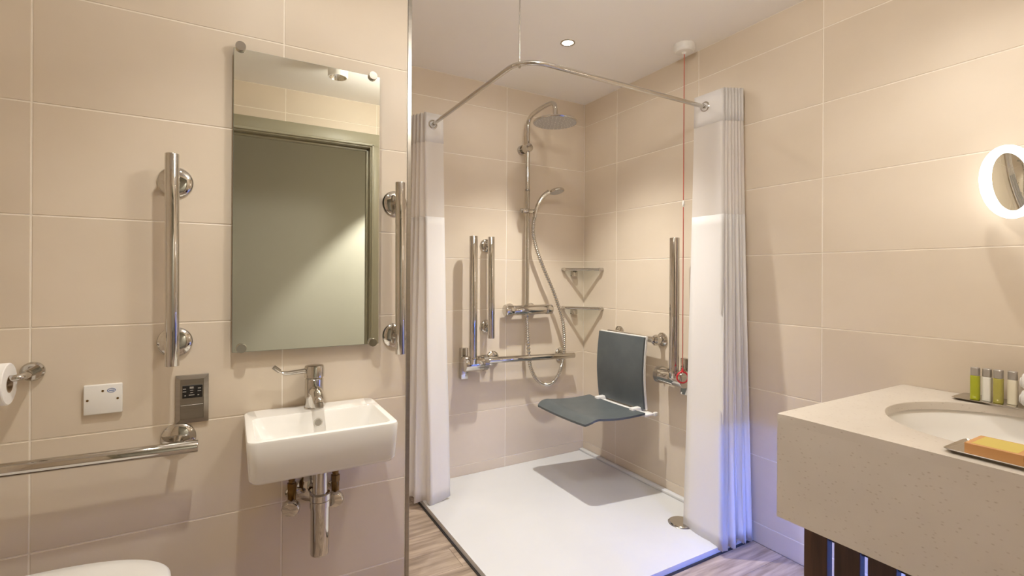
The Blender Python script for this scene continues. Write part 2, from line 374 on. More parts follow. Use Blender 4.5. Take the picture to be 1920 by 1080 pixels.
# curtain rail
RZ, RX, RY, RA = 1.995, -1.12, -1.045, .11
t = thing('curtain_rail', 'chrome L-shaped shower curtain rail hung from the ceiling', 'curtain rail', (RX, RY, RZ))
pts = [(RX, -.004, RZ)] + [(RX, -.1*k, RZ) for k in range(1, 9)] + list(arc((RX+RA, RY+RA, RZ), RA, PI, 1.5*PI, 14)) + [(-.8, RY, RZ), (-.5, RY, RZ), (-.2, RY, RZ), (-.004, RY, RZ)]
b = B(); tube(b, pts, .0095, 16); obj('rail', b, M['chrome'], t)
for p, d in (((RX, -.0005, RZ), (0, -1, 0)), ((-.0005, RY, RZ), (-1, 0, 0))):
    b = B(); lathe(b, p, d, [(0, .026), (.004, .026), (.008, .020), (.028, .016), (.030, .014)], 28); obj('wall_flange', b, M['chrome'], t)
hp = arc((RX+RA, RY+RA, RZ), RA, PI, 1.5*PI, 14)[5]
b = B(); cyl(b, hp, (hp.x, hp.y, H-.004), .0020, 10); obj('hanger_rod', b, M['satin'], t)
b = B(); lathe(b, (hp.x, hp.y, H-.0005), (0, 0, -1), [(0, .02), (.006, .02), (.012, .008)], 24); obj('ceiling_rose', b, M['chrome'], t)
b = B(); cyl(b, (hp.x, hp.y, RZ-.014), (hp.x, hp.y, RZ+.02), .005, 12, .001); obj('rail_clip', b, M['chrome'], t)

# curtains: folded cloth, lofted between a top and a bottom line, in three bands
def curtain(name, label, top, bot, zt, zb, bands, base, wav, hem):
    t = thing(name, label, 'shower curtain', base, 'white shower curtains on the chrome rail')
    n = len(top)
    def P(i, z):
        k = (zt-z)/(zt-zb); e = k**1.25
        a = Vector(top[i]).lerp(Vector(bot[i]), e)
        s = math.sin(i*1.9 + z*4.3)*wav*k + math.sin(i*.7 - z*9.0)*wav*.5*k
        return Vector((a.x + s, a.y + s*.6, z))
    for nm, z1, z0, mt, off in bands:
        m_ = max(2, int((z1-z0)/.045)); b = B(); g = []
        for r in range(m_+1):
            z = z1 + (z0-z1)*r/m_
            rowp = []
            for i in range(n):
                zz = z - (hem(i/(n-1)) if (r == m_ and nm == 'lower_panel') else 0)
                rowp.append(b.verts.new(P(i, zz)))
            g.append(rowp)
        for r in range(m_):
            for i in range(n-1): b.faces.new((g[r][i], g[r][i+1], g[r+1][i+1], g[r+1][i]))
        o = obj(nm, b, M[mt], t, angle=None)
        if nm != 'sheer_panel':
            s = o.modifiers.new('thickness', 'SOLIDIFY'); s.thickness = .0012; s.offset = 0
    return t
def densify(pl, per=6, rnd=.30):
    """rounded polyline: several points per leg, corners softened"""
    P = [Vector((*p, 0)) for p in pl]; out = []
    for a, c in zip(P[:-1], P[1:]):
        for k in range(per): out.append(a.lerp(c, k/per))
    out.append(P[-1])
    for _ in range(1):
        out = [out[0]] + [out[i]*(1-rnd) + (out[i-1]+out[i+1])*(rnd/2) for i in range(1, len(out)-1)] + [out[-1]]
    return [(p.x, p.y) for p in out]
# right one, gathered against the right wall; leading panel looks towards the basin wall
npl = 6
top, bot = [(-.112, -.985), (-.108, -1.155)], [(-.215, -1.02), (-.235, -1.255)]
for k in range(npl):
    f0, f1 = (k+.5)/npl, (k+1)/npl
    top += [(-.108+.075*f0, -1.105-.03*f0), (-.108+.083*f1, -1.150-.040*f1)]
    bot += [(-.235+.185*f0, -1.185-.02*(k % 3)), (-.225+.180*f1, -1.245-.015*(k % 2))]
top.append((-.016, -1.02)); bot.append((-.03, -1.08))
BR = [('header_band', 2.055, 1.905, 'curtain', 0), ('sheer_panel', 1.905, 1.475, 'sheer', 0), ('lower_panel', 1.475, .035, 'curtain', 0)]
cr = curtain('shower_curtain', 'white shower curtain gathered against the right wall with its bottom lit blue', densify(top), densify(bot), 2.055, .035, BR, (-.11, RY, .035), .0035,
        lambda u: .012*math.sin(u*9) + .014*math.sin(u*41))
# left one, gathered against the shower back wall
top, bot = [(-1.060, -.118), (-1.172, -.122)], [(-1.055, -.235), (-1.175, -.262)]
for k in range(4):
    f0, f1 = (k+.5)/4, (k+1)/4
    top += [(-1.135-.02*f0, -.118+.085*f0), (-1.172-.045*f1, -.120+.100*f1)]
    bot += [(-1.165-.085*f0**.7, -.235+.17*f0), (-1.200-.105*f1**.7, -.245+.185*f1)]
top.append((-1.15, -.014)); bot.append((-1.26, -.03))
BL = [('header_band', 2.055, 1.90, 'curtain', 0), ('sheer_panel', 1.90, 1.50, 'sheer', 0), ('lower_panel', 1.50, .045, 'curtain', 0)]
cl = curtain('shower_curtain', 'narrow white shower curtain bunched beside the metal edge trim', densify(top), densify(bot), 2.055, .045, BL, (RX, -.12, .045), .003,
        lambda u: .012*math.sin(u*7) + .008*math.sin(u*23))
for c_, p, d in ((cr, (-.1105, RY, RZ), (1, 0, .02)), (cl, (RX, -.121, RZ), (0, 1, 0))):
    b = B(); torus(b, p, d, .021, .0045); obj('eyelet', b, M['chrome'], c_)
    d_ = Vector(d)
    for k in range(1, 3):
        b = B(); torus(b, Vector(p)+d_*.035*k, d, .021, .004, 24, 8); obj('eyelet', b, M['chrome'], c_)

# flange + bar helper for the grab rails
def grab_bar(label, p0, p1, wall, posts, r=.0175, fr=.045, group='polished grab bars'):
    """bar from p0 to p1; wall = unit vector from the wall out; posts = points on the bar"""
    wv = Vector(wall); p0, p1 = Vector(p0), Vector(p1)
    t = thing('grab_bar', label, 'grab bar', p0 if p0.z < p1.z else p1, group)
    b = B(); cyl(b, p0, p1, r, 28, .002); obj('bar', b, M['chrome'], t)
    for p, dist in posts:
        p = Vector(p); q = p - wv*(dist - .0005)
        b = B(); lathe(b, q, wv, [(0, fr), (.004, fr), (.008, fr*.93), (.013, fr*.70), (.016, fr*.40)], 36); f = obj('flange', b, M['chrome'], t)
        b = B(); lathe(b, q + wv*.012, wv, [(0, .014), (.012, .010), (dist-.012-r*.3, .0095)], 20); obj('post', b, M['chrome'], f)
    return t
# on the mirror wall
D = .07
grab_bar('vertical polished grab bar to the left of the rectangular mirror', (-2.194, YL-D, .926), (-2.197, YL-D, 1.533), (0, -1, 0), [((-2.194, YL-D, 1.463), D), ((-2.193, YL-D, .987), D)])
grab_bar('vertical polished grab bar between the mirror and the metal edge trim', (-1.529, YL-D, .911), (-1.533, YL-D, 1.518), (0, -1, 0), [((-1.533, YL-D, 1.452), D), ((-1.530, YL-D, .970), D)])
grab_bar('horizontal polished grab bar low on the wall beside the toilet', (-2.130, YL-D, .688), (-2.86, YL-D, .702), (0, -1, 0), [((-2.183, YL-D, .700), D), ((-2.80, YL-D, .700), D)])
# in the shower
grab_bar('short vertical polished grab bar on the shower back wall', (-.734, -.07, .825), (-.738, -.07, 1.416), (0, -1, 0), [((-.738, -.07, 1.368), .07), ((-.735, -.07, .889), .07)], .0200, .040)
grab_bar('horizontal polished grab bar on the shower back wall under the mixer', (-.765, -.07, .698), (-.133, -.07, .681), (0, -1, 0), [((-.69, -.07, .696), .07), ((-.19, -.07, .683), .07)], .0185, .044)

def fold_rail(label, ax, hinge, barbase, ztop, r):
    """drop-down support rail folded up: wall plate, hinge barrel and upright bar"""
    t = thing('folding_support_rail', label, 'support rail', (hinge[0], hinge[1], hinge[2]-.09), 'folded support rails in the shower')
    h = Vector(hinge)
    if ax == 'x':
        b = B(); box(b, h.x-.075, h.x-.030, -.001, -.034, h.z-.092, h.z+.086, .003); obj('wall_plate', b, M['chrome'], t)
        p0, p1 = (h.x-.078, -.072, h.z), (h.x+.068, -.072, h.z)
        b = B(); box(b, h.x-.050, h.x+.045, -.001, -.05, h.z-.022, h.z+.022, .003); obj('hinge_block', b, M['chrome'], t)
    else:
        b = B(); box(b, -.001, -.034, h.y-.062, h.y-.010, h.z-.088, h.z+.100, .003); obj('wall_plate', b, M['chrome'], t)
        p0, p1 = (-.072, h.y-.075, h.z), (-.072, h.y+.105, h.z)
        b = B(); box(b, -.001, -.05, h.y-.045, h.y+.060, h.z-.022, h.z+.022, .003); obj('hinge_block', b, M['chrome'], t)
    b = B(); cyl(b, p0, p1, .043, 40, .005); hb = obj('hinge_barrel', b, M['chrome'], t)
    v = (Vector(p1)-Vector(p0)).normalized()
    b = B(); lathe(b, Vector(p1)-v*.03, v, [(0, .0425), (0, .0442), (.026, .0442), (.026, .0425)], 36, False, False); obj('barrel_ring', b, M['satin'], hb)
    bx, by = barbase
    b = B(); cyl(b, (bx, by, h.z+.005), (bx, by, ztop), r, 28, .002); br = obj('bar', b, M['chrome'], t)
    b = B(); cyl(b, (bx, by, h.z+.028), (bx, by, h.z+.042), r+.0035, 28, .002); obj('collar', b, M['chrome'], br)
    return t
fold_rail('folded-up support rail with hinge barrel on the shower back wall beside the curtain', 'x', (-.832, 0, .688), (-.868, -.105), 1.413, .0235)
fold_rail('folded-up support rail with hinge barrel on the right wall beside the red cord', 'y', (0, -.832, .672), (-.100, -.858), 1.388, .0245)

# shower column
t = thing('shower_column', 'chrome shower column with round overhead head, hand shower and hose', 'shower', (-.485, -.06, .95))
SX, SY = -.485, -.06
ap = smooth_path([(SX, SY, 2.05), (SX, SY, 2.10), (SX, SY-.012, 2.138), (SX, SY-.05, 2.158), (SX, SY-.10, 2.165), (SX, -.20, 2.169), (SX, -.285, 2.170), (SX, -.328, 2.160), (SX, -.346, 2.135), (SX, -.348, 2.095), (SX, -.348, 2.07)], 6)
b = B(); tube(b, [(SX, SY, .985), (SX, SY, 1.4), (SX, SY, 2.0)] + ap, .0132, 18); rp = obj('riser_pipe', b, M['chrome'], t)
b = B(); cyl(b, (SX, SY, 1.705), (SX, SY, 1.72), .0145, 18, .001); obj('pipe_joint', b, M['satin'], rp)
b = B(); lathe(b, (SX-.01, -.0005, 1.966), (.0, -1, 0), [(0, .030), (.018, .030), (.022, .025), (.022, .015), (.037, .015)], 28); wbk = obj('wall_bracket', b, M['chrome'], t)
b = B(); cyl(b, (SX-.005, -.033, 1.968), (SX, SY-.024, 1.970), .0255, 24, .003); obj('bracket_clamp', b, M['chrome'], wbk)
b = B(); lathe(b, (SX, -.348, 2.083), (0, 0, -1), [(0, .014), (.010, .018), (.020, .03), (.026, .08), (.029, .122), (.034, .125), (.038, .122)], 56); hd = obj('overhead_shower', b, M['chrome'], t)
b = B(); lathe(b, (SX, -.348, 2.0455), (0, 0, -1), [(0, .119), (.002, .117)], 56); obj('spray_plate', b, M['nozzle'], hd)
nz = B()
for rr, cnt in ((.02, 6), (.042, 12), (.064, 18), (.086, 24), (.106, 30)):
    for k in range(cnt):
        a = 2*PI*k/cnt; lathe(nz, (SX+rr*math.cos(a), -.348+rr*math.sin(a), 2.0437), (0, 0, -1), [(0, .0022), (.002, .0014)], 6)
o = obj('nozzles', nz, M['plastic'], hd); o['kind'] = 'stuff'
# slider and hand shower
b = B(); box(b, -.528, -.435, SY-.03, SY+.022, 1.572, 1.596, .006); sl = obj('slider', b, M['chrome'], t)
b = B(); cyl(b, (-.535, SY-.004, 1.584), (-.520, SY-.004, 1.584), .013, 20, .002); obj('slider_knob', b, M['satin'], sl)
hs_ = smooth_path([(-.452, -.088, 1.545), (-.445, -.092, 1.585), (-.428, -.098, 1.632), (-.402, -.108, 1.676), (-.368, -.120, 1.705)], 8)
b = B(); tube(b, hs_, .012, 18, lambda u: .0105+.0045*u); hsh = obj('hand_shower', b, M['chrome'], t)
nd = Vector((.10, -.22, -1)).normalized(); hc = Vector((-.322, -.135, 1.715))
b = B(); lathe(b, hc, nd, [(-.013, .004), (-.012, .020), (-.006, .040), (.003, .0475), (.010, .0475), (.012, .044)], 40); hh = obj('hand_shower_head', b, M['chrome'], t)
b = B(); lathe(b, hc+nd*.0118, nd, [(0, .042), (.002, .040)], 36); obj('spray_face', b, M['nozzle'], hh)
# hose
HP = [(-.487, -.062, .958), (-.485, -.066, .88), (-.482, -.07, .79), (-.469, -.07, .661), (-.440, -.07, .585), (-.402, -.07, .541), (-.362, -.07, .519), (-.323, -.07, .514), (-.280, -.07, .535), (-.242, -.07, .591), (-.220, -.07, .66), (-.210, -.07, .745), (-.212, -.07, .83), (-.226, -.07, .915), (-.260, -.07, 1.01), (-.307, -.07, 1.115), (-.360, -.07, 1.215), (-.406, -.07, 1.313), (-.438, -.075, 1.39), (-.455, -.08, 1.46), (-.456, -.086, 1.52), (-.452, -.088, 1.548)]
hp_ = smooth_path(HP, 26); nn = len(hp_)
b = B(); tube(b, hp_, .0105, 10, lambda u: .0108 + .0018*(1 if int(u*(nn-1)+.5) % 4 < 2 else -1)); obj('hose', b, M['chrome'], t, angle=80)
b = B(); cyl(b, (-.487, -.062, .940), (-.487, -.062, .968), .0145, 18, .001); obj('hose_nut', b, M['chrome'], t)
# thermostatic mixer
b = B(); cyl(b, (-.585, SY, .983), (-.355, SY, .983), .0300, 32, .003); mv = obj('mixer_valve', b, M['chrome'], t)
b = B(); cyl(b, (-.640, SY, .984), (-.587, SY, .983), .0350, 32, .005); k1 = obj('temperature_handle', b, M['chrome'], mv)
b = B(); cyl(b, (-.353, SY, .983), (-.305, SY, .982), .0315, 32, .005); obj('flow_handle', b, M['chrome'], mv)
for xx in (-.578, -.428):
    b = B(); lathe(b, (xx, -.0005, .985), (0, -1, 0), [(0, .036), (.010, .036), (.014, .030), (.014, .018), (.05, .018)], 30); obj('wall_union', b, M['chrome'], mv)

# corner shelves
for zz, lab in ((1.234, 'upper chrome and glass corner shelf in the shower'), (.985, 'lower chrome and glass corner shelf in the shower')):
    t = thing('corner_shelf', lab, 'shelf', (-.04, -.04, zz), 'corner shelves in the shower')
    b = B(); loft(b, [[Vector(p) for p in ((-.004, -.004, z), (-.168, -.004, z), (-.168, -.016, z), (-.016, -.184, z), (-.004, -.184, z))] for z in (zz-.004, zz+.002)]); obj('glass_plate', b, M['glass'], t)
    b = B(); tube(b, [(-.172, -.018, zz), (-.020, -.188, zz)], .0090, 12); obj('front_rail', b, M['chrome'], t)
    for q in (((-.176, -.0008, zz), (-.176, -.028, zz)), ((-.0008, -.192, zz), (-.028, -.192, zz))):
        b = B(); cyl(b, q[0], q[1], .0115, 20, .0015); obj('end_fitting', b, M['chrome'], t)
    b = B(); box(b, -.112, -.078, -.0008, -.034, zz-.046, zz-.005, .0025); box(b, -.112, -.062, -.0008, -.012, zz-.046, zz-.036, .001, 1); obj('bracket', b, M['chrome'], t)

# fold-down shower seat
t = thing('folding_shower_chair', 'dark grey fold-down shower seat with backrest hung on the right wall', 'shower seat', (-.08, -.47, .44))
def plate(bm, f, nu, nv, th, nrm):
    top = [[Vector(f(u/nu, v/nv)) for v in range(nv+1)] for u in range(nu+1)]
    vt = [[bm.verts.new(p) for p in r] for r in top]; vb = [[bm.verts.new(p + Vector(nrm)*th) for p in r] for r in top]
    for i in range(nu):
        for j in range(nv):
            bm.faces.new((vt[i][j], vt[i+1][j], vt[i+1][j+1], vt[i][j+1])); bm.faces.new((vb[i][j], vb[i][j+1], vb[i+1][j+1], vb[i+1][j]))
    for i in range(nu):
        bm.faces.new((vt[i][0], vb[i][0], vb[i+1][0], vt[i+1][0])); bm.faces.new((vt[i][nv], vt[i+1][nv], vb[i+1][nv], vb[i][nv]))
    for j in range(nv):
        bm.faces.new((vt[0][j], vt[0][j+1], vb[0][j+1], vb[0][j])); bm.faces.new((vt[nu][j], vb[nu][j], vb[nu][j+1], vt[nu][j+1]))
    return bm
def seatf(u, v):      # u from the hinge out, v across
    x = -.150 - .352*u; y = -.245 - .455*v + (.055*(.5-v)*2*u*.9)*.0
    e = .0
    y0, y1 = -.252 + .055*u, -.712 + .045*u
    y = y0 + (y1-y0)*v
    z = .466 - .010*math.sin(PI*min(1, u*1.15)) + (.004 if u < .8 else .004 - .028*((u-.8)/.2)**1.6) - .006*math.sin(PI*v)
    if u > .9:
        c = (u-.9)/.1; y += (.5-v)*-.035*c*c if abs(v-.5) > .4 else 0
    return (x, y, z)
b = B(); plate(b, seatf, 30, 14, .011, (0, 0, -1)); bmesh.ops.recalc_face_normals(b, faces=b.faces); obj('seat', b, M['seat'], t, angle=50)
def backf(u, v):
    y = -.288 - .372*v; z = .468 + .392*u
    x = -.108 - .030*math.sin(PI*u)*.55 - .004*math.sin(PI*v)
    return (x, y, z)
b = B(); plate(b, backf, 20, 10, .012, (1, 0, 0)); bmesh.ops.recalc_face_normals(b, faces=b.faces); obj('backrest', b, M['seat'], t, angle=50)
def backf2(u, v): 
    x, y, z = backf(u, v); return (x+.0125, -.286-.378*v, .464+.400*u)
b = B(); plate(b, backf2, 16, 2, .012, (1, 0, 0)); obj('backrest_shell', b, M['plastic'], t, angle=50)
b = B(); box(b, -.150, -.078, -.262, -.710, .446, .458, .004); obj('hinge_bar', b, M['plastic'], t)
for ya in (-.335, -.625):
    b = B(); box(b, -.095, -.075, ya-.018, ya+.018, .446, .858, .004); obj('hanger_arm', b, M['plastic'], t)
    b = B(); box(b, -.168, -.100, ya-.016, ya+.016, .452, .478, .005); obj('hinge', b, M['plastic'], t)
for ya in (-.700, -.262):
    b = B(); box(b, -.082, -.058, ya, ya-.016, .442, .462, .003); obj('wall_buffer', b, M['plastic'], t)
b = B(); cyl(b, (-.060, -.318, .853), (-.060, -.722, .846), .0165, 28, .002); obj('rod', b, M['chrome'], t)
for ya, zz in ((-.352, .853), (-.690, .847)):
    b = B(); lathe(b, (-.0005, ya, zz), (-1, 0, 0), [(0, .037), (.006, .037), (.012, .030), (.016, .016), (.046, .013)], 36); obj('flange', b, M['chrome'], t)
b = B(); torus(b, (-.060, -.697, .847), (0, 1, 0), .022, .008, 32, 10); obj('clamp_ring', b, M['chrome'], t)

# emergency pull cord
t = thing('pull_cord', 'red emergency pull cord with white ceiling switch and red ring', 'pull cord', (-.113, -.925, .70))
b = B(); lathe(b, (-.110, -.920, H-.0005), (0, 0, -1), [(0, .050), (.022, .050), (.030, .047), (.036, .040), (.038, .012), (.046, .006)], 40); obj('ceiling_switch', b, M['plastic'], t)
b = B(); cyl(b, (-.110, -.920, H-.045), (-.118, -.928, .735), .0023, 10); cd = obj('cord', b, M['cord'], t)
b = B(); lathe(b, (-.1145, -.9245, 1.535), (0, 0, 1), [(0, .002), (.008, .006), (.022, .006), (.034, .002)], 16); obj('cord_bead', b, M['plastic'], cd)
rc = Vector((-.118, -.928, .694)); dv = Vector((-math.sin(YAW), -math.cos(YAW), 0))
b = B(); torus(b, rc, dv, .027, .0042, 36, 10); obj('ring_handle', b, M['red'], t)
b = B(); lathe(b, rc+Vector((0, 0, .024)), (0, 0, 1), [(0, .007), (.012, .006), (.024, .003)], 16); obj('cord_end', b, M['red'], t)

# ================================================================== MIRROR WALL
t = thing('wall_mirror', 'frameless rectangular mirror on four round chrome studs', 'mirror', (-1.82, YL, .947))
MX0, MX1, MZ0, MZ1 = -2.046, -1.594, .947, 1.892
b = B(); box(b, MX0, MX1, YL-.0200, YL-.0245, MZ0, MZ1, .0008, 1); obj('backing_glass', b, M['mirror_edge'], t)
b = B(); box(b, MX0+.001, MX1-.001, YL-.0245, YL-.0252, MZ0+.001, MZ1-.001); obj('mirror_face', b, M['mirror'], t)
for sx, sz in ((-2.027, 1.896), (-1.621, 1.890), (-2.021, .960), (-1.616, .953)):
    b = B(); lathe(b, (sx, YL-.0005, sz), (0, -1, 0), [(0, .0125), (.024, .0125), (.024, .0148), (.034, .0148), (.036, .0138)], 28); obj('stud', b, M['chrome'], t)

# toilet roll holder and roll
t = thing('toilet_roll_holder', 'chrome toilet roll holder on the mirror wall', 'roll holder', (-2.504, YL, .93))
b = B(); lathe(b, (-2.504, YL-.0005, .929), (0, -1, 0), [(0, .025), (.008, .025), (.013, .021), (.013, .011), (.055, .011)], 30); obj('flange', b, M['chrome'], t)
b = B(); tube(b, smooth_path([(-2.502, YL-.035, .929), (-2.502, YL-.062, .928), (-2.510, YL-.078, .927), (-2.53, YL-.082, .926), (-2.60, YL-.082, .924), (-2.66, YL-.082, .922)], 5), .0085, 14); obj('arm', b, M['chrome'], t)
t = thing('toilet_roll', 'white toilet paper roll hanging on the chrome holder', 'toilet roll', (-2.58, YL-.082, .87))
rc = Vector((-2.526, YL-.082, .913)); ln = .105
b = B(); lathe(b, rc, (-1, 0, 0), [(0, .0215), (0, .050), (.002, .052), (ln-.002, .052), (ln, .050), (ln, .0215)], 44, False, False); obj('paper', b, M['paper'], t)
b = B(); lathe(b, rc+Vector((.0005, 0, 0)), (-1, 0, 0), [(0, .0215), (0, .0195), (ln+.001, .0195), (ln+.001, .0215)], 36, False, False); obj('core', b, M['card'], t)

# white accessory plate
t = thing('wall_plate', 'square white plastic plate on the wall above the low grab bar', 'wall plate', (-2.357, YL, .797))
b = B(); box(b, -2.400, -2.315, YL-.0005, YL-.011, .797, .880, .003, 3); obj('plate', b, M['plastic'], t)
for sx, sz in ((-2.391, .838), (-2.325, .838), (-2.358, .862)):
    b = B(); lathe(b, (sx, YL-.011, sz), (0, -1, 0), [(0, .0030), (.0006, .0030), (.0008, .0022)], 14); obj('screw', b, M['brass'], t)
b = B(); d, u, v = Vector((0, -1, 0)), Vector((1, 0, 0)), Vector((0, 0, 1)); c = Vector((-2.339, YL-.0112, .862))
for s, (ra, rb) in enumerate((((.0095, .0060), (.0080, .0047)),)):
    n = 32; lo = [[c + u*(q[0]*math.cos(2*PI*i/n)) + v*(q[1]*math.sin(2*PI*i/n)) + d*z for i in range(n)] for q, z in ((ra, 0), (ra, .0004), (rb, .0004), (rb, 0))]
    loft(b, lo, False, False)
box(b, c.x-.0055, c.x+.0055, YL-.0112, YL-.0116, c.z-.0012, c.z+.0012); obj('oval_badge', b, M['blue_print'], t)

# shaver socket
t = thing('shaver_socket', 'brushed steel shaver socket plate with black outlet panel', 'socket', (-2.149, YL, .743))
b = B(); X0, X1, Z0, Z1 = -2.191, -2.107, .742, .886
loft(b, [[Vector((x, y, z)) for x, z in ((X0+i, Z0+i), (X1-i, Z0+i), (X1-i, Z1-i), (X0+i, Z1-i))] for i, y in ((0, YL-.0005), (0, YL-.006), (.001, YL-.0075), (.012, YL-.0125))]); obj('plate', b, M['satin'], t, angle=20)
b = B(); box(b, -2.178, -2.120, YL-.0125, YL-.0140, .756, .798, .001, 1); obj('lower_cover', b, M['satin'], t)
b = B(); box(b, -2.1735, -2.1225, YL-.0120, YL-.0140, .818, .856, .001, 1); oi_ = obj('outlet_panel', b, M['black'], t)
b = B()
for q in ((-2.168, .846, .008, .0012), (-2.168, .838, .009, .0010), (-2.1305, .846, .008, .0012), (-2.1305, .838, .009, .0010), (-2.150, .849, .010, .0030), (-2.150, .841, .008, .0010), (-2.150, .834, .007, .0012), (-2.150, .827, .014, .0012), (-2.166, .826, .004, .0014), (-2.133, .826, .004, .0014)):
    box(b, q[0]-q[2]/2, q[0]+q[2]/2, YL-.0140, YL-.0143, q[1]-q[3], q[1]+q[3])
obj('panel_marks', b, M['grey_mark'], oi_)

# small basin
BX0, BX1, BY0, BY1, BZ0, BZ1 = -2.013, -1.612, -1.165, YL-.001, .636, .754
t = thing('wall_basin', 'small rectangular white ceramic wall basin under the mirror', 'basin', (-1.812, -.99, BZ0))
b = B()
R1 = rrect(BX0+.035, BX1-.035, BY0+.055, BY1, BZ0-.006, .02)
R2 = rrect(BX0+.013, BX1-.013, BY0+.018, BY1, BZ0, .022)
R3 = rrect(BX0+.006, BX1-.006, BY0+.008, BY1, BZ0+.012, .024)
R4 = rrect(BX0, BX1, BY0, BY1, BZ1-.008, .026)
R5 = rrect(BX0+.002, BX1-.002, BY0+.002, BY1-.002, BZ1-.002, .026)
R6 = rrect(BX0+.006, BX1-.006, BY0+.006, BY1-.004, BZ1, .024)
ix0, ix1, iy0, iy1 = BX0+.020, BX1-.020, BY0+.017, BY1-.095
R7 = rrect(ix0, ix1, iy0, iy1, BZ1-.0005, .022)
R8 = rrect(ix0+.004, ix1-.004, iy0+.004, iy1-.004, BZ1-.006, .022)
R9 = rrect(ix0+.022, ix1-.022, iy0+.016, iy1-.010, BZ1-.050, .035)
R10 = rrect(ix0+.045, ix1-.045, iy0+.035, iy1-.025, BZ1-.082, .045)
R11 = rrect(-1.812-.03, -1.812+.03, (iy0+iy1)/2-.03, (iy0+iy1)/2+.03, BZ1-.092, .028)
loft(b, [R1, R2, R3, R4, R5, R6, R7, R8, R9, R10, R11]); bs = obj('bowl', b, M['ceramic'], t, angle=40)
b = B(); lathe(b, (-1.806, iy1-.0075, BZ1-.036), (0, -1, .10), [(0, .0135), (.002, .0135), (.0022, .0105)], 28, False, False); obj('overflow_ring', b, M['chrome'], t)
b = B(); lathe(b, (-1.806, iy1-.0080, BZ1-.036), (0, -1, .10), [(0, .011), (.0016, .011)], 24); obj('overflow_hole', b, M['satin'], t)
b = B(); lathe(b, (-1.812, (iy0+iy1)/2, BZ1-.092), (0, 0, 1), [(0, .026), (.003, .026), (.004, .02), (.002, .002)], 30); obj('waste', b, M['chrome'], t)

# mixer tap
FX, FY = -1.811, -.876
t = thing('basin_tap', 'chrome mixer tap with long lever on the small basin', 'tap', (FX, FY, BZ1))
b = B(); lathe(b, (FX, FY, BZ1-.0005), (0, 0, 1), [(0, .0310), (.004, .0310), (.006, .0290), (.095, .0285), (.098, .0260)], 36); obj('body', b, M['chrome'], t)
b = B(); lathe(b, (FX, FY, BZ1+.100), (0, 0, 1), [(0, .0285), (.002, .0305), (.030, .0308), (.038, .0285), (.040, .022), (.0405, .0005)], 36); cap_ = obj('cap', b, M['chrome'], t)
sp_ = smooth_path([(FX, FY, BZ1+.050), (FX, FY-.030, BZ1+.058), (FX, FY-.065, BZ1+.058), (FX, FY-.095, BZ1+.046), (FX, FY-.106, BZ1+.034)], 6)
b = B(); tube(b, sp_, .013, 18, lambda u: .0215-.006*u); s_ = obj('spout', b, M['chrome'], t)
b = B(); cyl(b, (FX, FY-.104, BZ1+.038), (FX, FY-.109, BZ1+.022), .0125, 20, .002); obj('aerator', b, M['satin'], s_)
b = B(); lv = [(FX-.010, FY, BZ1+.124), (FX-.045, FY-.002, BZ1+.122), (FX-.085, FY-.005, BZ1+.121), (FX-.100, FY-.006, BZ1+.126), (FX-.118, FY-.007, BZ1+.141)]
rg = []
P_ = smooth_path(lv, 6)
for i, p in enumerate(P_):
    k = i/(len(P_)-1); hw = .014-.005*k; ht = .0085-.004*k if k < .7 else .0052
    rg.append([p + Vector((0, hw*math.cos(2*PI*q/16), ht*math.sin(2*PI*q/16))) for q in range(16)])
loft(b, rg); lvr = obj('lever', b, M['chrome'], t)
b = B(); tube(b, [(FX-.104, FY-.006, BZ1+.1295), (FX-.121, FY-.007, BZ1+.1440)], .0068, 14); obj('lever_grip', b, M['satin'], lvr)

# bottle trap
TX, TY = -1.806, -.975
t = thing('bottle_trap', 'polished metal bottle trap hanging under the small basin', 'bottle trap', (TX, TY, .322))
b = B(); lathe(b, (TX, TY, .322), (0, 0, 1), [(0, .022), (.002, .0268), (.006, .0278), (.150, .0278), (.152, .026)], 36); obj('trap_cup', b, M['chrome'], t)
b = B(); lathe(b, (TX, TY, .470), (0, 0, 1), [(0, .0295), (.018, .0295), (.021, .0265), (.022, .0305), (.040, .0305), (.044, .020)], 36); obj('lock_nut', b, M['chrome'], t)
b = B(); cyl(b, (TX, TY, .505), (TX, TY, .633), .0215, 28); obj('inlet_pipe', b, M['chrome'], t)
b = B(); cyl(b, (TX, TY, .592), (TX, TY, .612), .0245, 28, .002); obj('inlet_nut', b, M['chrome'], t)
b = B(); tube(b, [(TX, TY+.01, .492), (TX-.002, TY+.05, .485), (TX-.004, YL-.004, .478)], .0165, 20); obj('outlet_pipe', b, M['chrome'], t)
b = B(); lathe(b, (TX-.006, YL-.0005, .476), (0, -1, 0), [(0, .046), (.006, .046), (.014, .034), (.022, .018)], 36); obj('wall_flange', b, M['chrome'], t)
b = B(); torus(b, (TX-.003, TY+.040, .487), (0, 1, 0), .0175, .004, 28, 8); obj('rubber_ring', b, M['black'], t)
